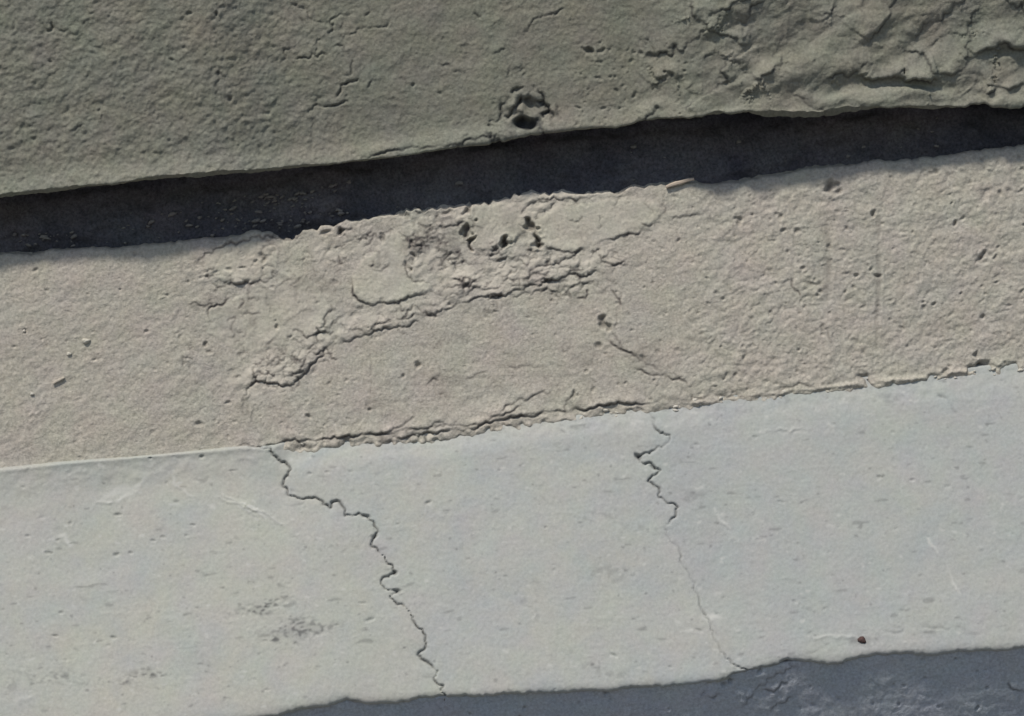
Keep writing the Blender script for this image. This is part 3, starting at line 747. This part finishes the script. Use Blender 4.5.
K = math.tan(SUN_E) / math.cos(SUN_A)            # drop of a shadow per unit of overhang
z_dark = edge_curve(DARK, 0.0, 2)
z_lip0 = edge_curve(LIP, -0.042, 6)
mid_u = ss(-0.33, -0.22, U) * ss(0.24, 0.16, U)  # the stretch where the middle band is broken away at its top
dep = np.clip((z_lip0 - z_dark) / K, 0.012, 0.06)
dep = np.convolve(np.pad(dep, 60, mode='edge'), np.ones(121) / 121, 'valid') * (1.38 - 0.38 * mid_u)
z_lip = edge_curve(LIP, -0.04, 10)
gl = np.random.default_rng(15)
z_lip = z_lip + (0.25 + 0.75 * ss(0.10, 0.2, U)) * (np.interp(U, np.arange(-3.1, 3.1, 0.03), gl.normal(0, 0.0030, 207)) + np.interp(U, np.arange(-3.1, 3.1, 0.007), gl.normal(0, 0.0010, 886)))
TA = math.tan(R(11))

# upper band: underside, lip, face leaning out upwards
rows = [np.linspace(0, 1, 30, endpoint=False), np.linspace(0, 1, 26, endpoint=False),
        np.linspace(0, 1, 235, endpoint=False), np.linspace(0, 1, 30)]
flare = 0.004
nodes = [(0.06 + 0 * U, z_lip + 0.045), (-dep, z_lip), (-dep + flare, z_lip + 0.026), (-dep + flare - TA * 0.30, z_lip + 0.32), (-dep - TA * 0.5, z_lip + 1.6)]
Y, Z = profile(nodes, rows)
Y, Z = soften(Y, 4), soften(Z, 4)
n, f, dirt_shade = relief_upper()
fade = np.clip(np.arange(len(Y)) / 26.0, 0.0, 1)[:, None]
Xd, Yd, Zd, px, py = displaced(Y, Z, n, f, fade)
st = sample(dirt_shade, px, py, False) * fade
cx = (px[:-1, :-1] + px[1:, 1:]) / 2; cy = (py[:-1, :-1] + py[1:, 1:]) / 2
def in_mask(img, cx, cy):
    x = np.round(cx + M).astype(int); y = np.round(cy + M).astype(int)
    ok = (x >= 0) & (y >= 0) & (x < CW) & (y < CH)
    r = np.zeros(cx.shape, bool); r[ok] = img[y[ok], x[ok]]
    return r
tro = in_mask(inside(rough_line([(655, 118), (668, 96), (690, 74), (700, 50), (692, 30), (684, -40), (690, -118), (1140, -118), (1140, 96), (1024, 104), (950, 106), (900, 108), (850, 110), (800, 114), (740, 118), (690, 121), (655, 118)], 0.1)), cx, cy)
hol = in_mask(inside(rough_line([(496, 128), (498, 112), (504, 96), (515, 88), (528, 86), (540, 90), (552, 102), (556, 114), (548, 128), (535, 134), (518, 134), (506, 130), (496, 128)], 0.1)), cx, cy)
row_ok = (np.arange(len(Y) - 1) > 50)[:, None]
tro &= row_ok; hol &= row_ok
up = sheet('upper_band', Xd, Yd, Zd, MAT_UP, wall, ~(tro | hol), st)
up['label'] = 'dark olive-grey overhanging plaster band at the top'
t = sheet('trowelled_patch', Xd, Yd, Zd, MAT_UP, up, tro, st); t['label'] = 'crumpled lumpy trowelled plaster'
t = sheet('spalled_hole', Xd, Yd, Zd, MAT_UP, up, hol, st); t['label'] = 'blown-out hole with a broken collar'

# joint: recess behind the lip, the overhang's shade painted into its colour
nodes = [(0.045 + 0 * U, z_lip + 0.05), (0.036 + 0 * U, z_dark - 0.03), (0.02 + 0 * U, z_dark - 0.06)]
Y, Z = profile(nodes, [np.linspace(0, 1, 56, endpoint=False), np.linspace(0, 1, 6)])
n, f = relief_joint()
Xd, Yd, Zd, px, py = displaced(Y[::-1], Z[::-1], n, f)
j = sheet('joint', Xd, Yd, Zd, MAT_JOINT_SHADE, wall); j['label'] = 'recessed joint under the overhang, shade painted into its colour'

# middle band: rolls back into the joint at its top
z_ridge = edge_curve(RIDGE, 0.0, 2)
rng = np.random.default_rng(4)
top_off = 0.005 * (1 - mid_u) + (0.45 + 0.55 * mid_u) * (np.interp(U, np.arange(-3.1, 3.1, 0.005), rng.normal(0, 0.0014, 1240)) + np.interp(U, np.arange(-3.1, 3.1, 0.02), rng.normal(0, 0.002, 310)))
zt = z_dark + top_off
rt = ss(-0.285, -0.262, U)
low_off = rt * (0.0135 - 0.0050 * ss(0.15, 0.22, U)) + 0.0 * U
fringe = rt * (np.interp(U, np.arange(-3.1, 3.1, 0.0045), rng.normal(0, 0.0013, 1378)) + np.interp(U, np.arange(-3.1, 3.1, 0.015), rng.normal(0, 0.0012, 414)))
zb = z_ridge - low_off - 0.006 * (1 - rt) + fringe
nodes = [(0.010 + 0 * U, zb + 0.001), (-0.001 * rt, zb), (0.0 + 0 * U, zt), (0.05 + 0 * U, zt - 0.002)]
Y, Z = profile(nodes, [np.linspace(0, 1, 12, endpoint=False), np.linspace(0, 1, 255, endpoint=False), np.linspace(0, 1, 26)])
n, f, dirt_shade = relief_middle()
Y, Z = soften(Y, 2), soften(Z, 2)
sw = (1 - mid_u)[None, :] * (np.arange(len(Y)) > 200)[:, None]
Y = Y * (1 - sw) + soften(Y, 7) * sw; Z = Z * (1 - sw) + soften(Z, 7) * sw
Xd, Yd, Zd, px, py = displaced(Y, Z, n, f)
st = sample(dirt_shade, px, py, False)
cx = (px[:-1, :-1] + px[1:, 1:]) / 2; cy = (py[:-1, :-1] + py[1:, 1:]) / 2
rest = np.ones(cx.shape, bool); pm = []
row_ok = (np.arange(len(Y) - 1) < 264)[:, None]
for p in PATCHES:
    k = in_mask(inside(p), cx, cy) & row_ok & rest
    rest &= ~k; pm.append(k)
mid = sheet('middle_band', Xd, Yd, Zd, MAT_MID, wall, rest, st)
mid['label'] = 'beige rough plaster band with flaking patches and cracks'
for k in pm:
    sheet('plaster_patch', Xd, Yd, Zd, MAT_PATCH, mid, k, st)

# ledge: raised arris on top at the left, elsewhere tucked under the band above; a slope leaning out downwards; broken lower edge
TC = math.tan(R(14))
lf = ss(-0.255, -0.285, U)                        # 1 where the ledge has its clean arris
rg_ = ss(0.16, 0.24, U)
y_top = 0.0065 - 0.0105 * lf - 0.0035 * rg_
z_r2 = edge_curve(RIDGE, 0.0, 2) + 0.004 * (1 - lf) - 0.0015 * lf
y_foot = -TC * 0.30
z_foot = edge_curve(FOOT, y_foot, 8) - 0.006
gr_ = np.random.default_rng(12)
jag = np.interp(U, np.arange(-3.1, 3.1, 0.004), gr_.normal(0, 0.0006, 1550)) + np.interp(U, np.arange(-3.1, 3.1, 0.02), gr_.normal(0, 0.0013, 310)) + edge_curve(FOOT, y_foot, 2) - 0.006 - z_foot
arr = 0.0030 * lf + 0.0012 * rg_
nodes = [(y_foot + 0.05 + 0 * U, z_foot + 0.012), (y_foot + 0 * U, z_foot), (-TC * 0.035 + 0 * U, z_r2 - 0.035), (y_top - TC * 0.006, z_r2 - 0.006), (y_top - arr, z_r2 - 0.0022), (y_top - arr, z_r2), (0.012 + 0 * U, z_r2 + 0.003)]
Y, Z = profile(nodes, [np.linspace(0, 1, 30, endpoint=False), np.linspace(0, 1, 238, endpoint=False), np.linspace(0, 1, 28, endpoint=False), np.linspace(0, 1, 5, endpoint=False), np.linspace(0, 1, 3, endpoint=False), np.linspace(0, 1, 12)])
Y, Z = soften(Y, 3, 2), soften(Z, 3, 2)
kf = np.exp(-((np.arange(len(Y)) - 30) / 20.0) ** 2)[:, None]
Y = Y * (1 - kf) + soften(Y, 8, 2) * kf; Z = Z * (1 - kf) + soften(Z, 8, 2) * kf
near = np.exp(-(np.maximum(np.arange(len(Y)) - 30, 0) / 9.0) ** 2)[:, None]
Z = Z + jag[None, :] * near; Y = Y - TC * 0 * near
n, f, stain, right1 = relief_ledge()
Xd, Yd, Zd, px, py = displaced(Y, Z, n, f)
st = sample(stain, px, py, False)
cx = (px[:-1, :-1] + px[1:, 1:]) / 2; cy = (py[:-1, :-1] + py[1:, 1:]) / 2
def left_of(C):
    xs = np.interp(cy, [C[0][1], C[-1][1]], [C[0][0], C[-1][0]])
    far = cx < xs
    poly = inside(list(map(tuple, C)) + [(C[-1][0], 900), (-200, 900), (-200, -200), (C[0][0], -200)])
    m = in_mask(poly, cx, cy)
    near = (cx > -M) & (cx < W + M) & (cy > -M) & (cy < H + M)
    return np.where(near, m, far)
l1, l2 = left_of(C1), left_of(C2)
ledge = bpy.data.objects.new('ledge', None); sc.collection.objects.link(ledge); ledge.parent = wall
labs = ['pale warm grey slab left of the wide crack', 'pale grey slab between the two cracks', 'pale grey slab right of the thin crack, bluish light in its colour']
slabs = [sheet('ledge_panel', Xd, Yd, Zd, MAT_LEDGE[i], ledge, k, st) for i, k in enumerate((l1, l2 & ~l1, ~(l1 | l2)))]
for s, l in zip(slabs, labs): s['label'] = l

# lower band: turns under from the ledge's broken edge, facing away from the sun
yl = y_foot + 0.0125
TD = math.tan(R(30.8))
zs = np.convolve(np.pad(z_foot, 40, mode='edge'), np.ones(81) / 81, 'valid')
nodes = [(yl + TD * 0.22 + 0 * U, 0 * U - 0.03), (yl + TD * 0.22 + 0 * U, zs - 0.22), (yl - TD * 0.009 + 0 * U, zs + 0.009), (yl + 0.03 + 0 * U, zs + 0.013)]
Y, Z = profile(nodes, [np.linspace(0, 1, 30, endpoint=False), np.linspace(0, 1, 150, endpoint=False), np.linspace(0, 1, 8)])
Y, Z = soften(Y, 2), soften(Z, 2)
n, f, dirt_shade = relief_lower()
Xd, Yd, Zd, px, py = displaced(Y, Z, n, f)
st = sample(dirt_shade, px, py, False)
low = sheet('lower_band', Xd, Yd, Zd, MAT_LOW, wall, None, st); low['label'] = 'shaded grey wall face below the ledge'

# ------------------------------------------------------------------ small pieces stuck in the plaster
def small(name, verts, faces, mat, parent, smooth=False):
    me = bpy.data.meshes.new(name); me.from_pydata([tuple(v) for v in verts], [], faces); me.update()
    me.materials.append(mat)
    if smooth:
        for p in me.polygons: p.use_smooth = True
    o = bpy.data.objects.new(name, me); sc.collection.objects.link(o); o.parent = parent
    return o

def pebble(px, py, y, r, seed, parent, mat, name='pebble', sq=(1, 0.7, 0.8), ang=0):
    g = np.random.default_rng(seed)
    x0, z0 = ray(px, py, y)
    V, F = [], []
    nl, na = (5, 7) if name == 'crumb' else (7, 11)
    for i in range(nl + 1):
        th = math.pi * i / nl
        for k in range(na):
            ph = 2 * math.pi * k / na
            d = np.array([math.sin(th) * math.cos(ph), math.cos(th), math.sin(th) * math.sin(ph)])
            rr = r * (1 + 0.16 * math.sin(3 * ph + seed) * math.sin(th) + g.normal(0, 0.05 if 0 < i < nl else 0))
            v = d * rr * np.array(sq)
            c, s = math.cos(R(ang)), math.sin(R(ang))
            V.append((x0 + v[0] * c - v[2] * s, y + v[1], z0 + v[0] * s + v[2] * c))
    for i in range(nl):
        for k in range(na):
            a, b = i * na + k, i * na + (k + 1) % na
            F.append((a, b, b + na, a + na))
    return small(name, V, F, mat, parent, True)

pebble(86, 341, 0.0004, 0.0044, 1, mid, MAT_STONE, sq=(1.1, 0.8, 0.75))
pebble(69, 354, 0.0002, 0.0030, 2, mid, MAT_STONE)
pebble(32, 394, 0.0002, 0.0024, 3, mid, MAT_STONE)
pebble(24, 331, 0.0002, 0.0022, 4, mid, MAT_STONE)

def splinter(pts, y, w, th, mat, parent, name, seed):
    """a tapering chip along traced points"""
    g = np.random.default_rng(seed); V, F = [], []
    p = np.array(pts, float); n_ = len(p)
    for i, (a, b) in enumerate(p):
        x, z = ray(a, b, y)
        d = p[min(i + 1, n_ - 1)] - p[max(i - 1, 0)]; d = d / np.hypot(*d)
        ww = w * (0.45 + 0.55 * math.sin(math.pi * (i + 0.6) / (n_ + 0.2))) * g.uniform(0.85, 1.15)
        nx, nz = -d[1] * -1, d[0]
        nx, nz = d[1], d[0]
        for s, e in ((1, 0.4), (0.4, 1), (-0.5, 0.9), (-1, 0.3), (-0.9, -0.8), (0.9, -0.8)):
            V.append((x + nx * s * ww, y - e * th, z + nz * s * ww))
    for i in range(n_ - 1):
        for k in range(6):
            a, b = i * 6 + k, i * 6 + (k + 1) % 6
            F.append((a, b, b + 6, a + 6))
    F.append(tuple(range(5, -1, -1))); F.append(tuple(range((n_ - 1) * 6, n_ * 6)))
    return small(name, V, F, mat, parent)

splinter([(53, 383.5), (56, 381.5), (59, 380), (62, 378.5), (64.5, 377.5)], -0.0006, 0.0016, 0.0010, MAT_WOOD, mid, 'splinter', 5)
splinter([(666, 187), (671, 185), (676, 183.5), (682, 182), (688, 180), (694, 179)], -0.0015, 0.0024, 0.002, MAT_FLAKE, mid, 'plaster_flake', 7)
yn = 0.001 - TC * 0.30 * (640 - 385) / (653 - 385)
pebble(862, 640, yn + 0.0005, 0.0044, 9, slabs[2], MAT_RUST, 'nail_head', (1.2, 0.7, 0.85), -30)

# crumbs of broken render left along the foot of the middle band
g = np.random.default_rng(71)
RD = np.array(RIDGE, float)
for i in range(90):
    x = g.uniform(275, 1030)
    y_ = np.interp(x, RD[:, 0], RD[:, 1]) + (g.uniform(2, 12) if x < 680 else g.uniform(-1, 8))
    pebble(x, y_, 0.0005, 0.0009 + 0.0022 * g.random() ** 2, 300 + i, mid, MAT_STONE, 'crumb', (g.uniform(1, 1.8), 0.9, 0.8), g.uniform(-25, 35))

# pale crumbs lodged in the shade-toned joint
g = np.random.default_rng(31)
DK = np.array(DARK, float)
for i in range(170):
    x = [g.uniform(-10, 75), g.uniform(110, 345), g.uniform(215, 350), g.uniform(0, 1024)][(0, 1, 2, 2, 2, 1, 3)[i % 7]]
    y_ = np.interp(x, DK[:, 0], DK[:, 1]) - (g.uniform(5, 22) if x < 90 else g.uniform(6, 42))
    pebble(x, y_, 0.033, 0.0008 + 0.0024 * g.random() ** 3, 40 + i, j, MAT_CRUMB, 'crumb', (g.uniform(1, 2.2), 1.2, 0.8), g.uniform(-25, 35))

# ------------------------------------------------------------------ ground
gx = np.concatenate([-np.geomspace(200, 4, 14), np.linspace(-3.5, 3.5, 15), np.geomspace(4, 200, 14)])
gy = np.concatenate([[0.6], -np.geomspace(0.3, 200, 30)])[::-1]
GX, GY = np.meshgrid(gx, gy)
GZ = 0.02 * np.sin(GX * 1.3) * np.cos(GY * 0.9) - 0.01
MAT_GROUND = plaster('worn concrete paving', (0.14, 0.138, 0.135), (0.12, 0.12, 0.12), (0.155, 0.15, 0.145), None, 0.5, 0.35, 0.4)
gnd = sheet('ground', GX, GY, GZ, MAT_GROUND, None)
gnd['kind'] = 'structure'
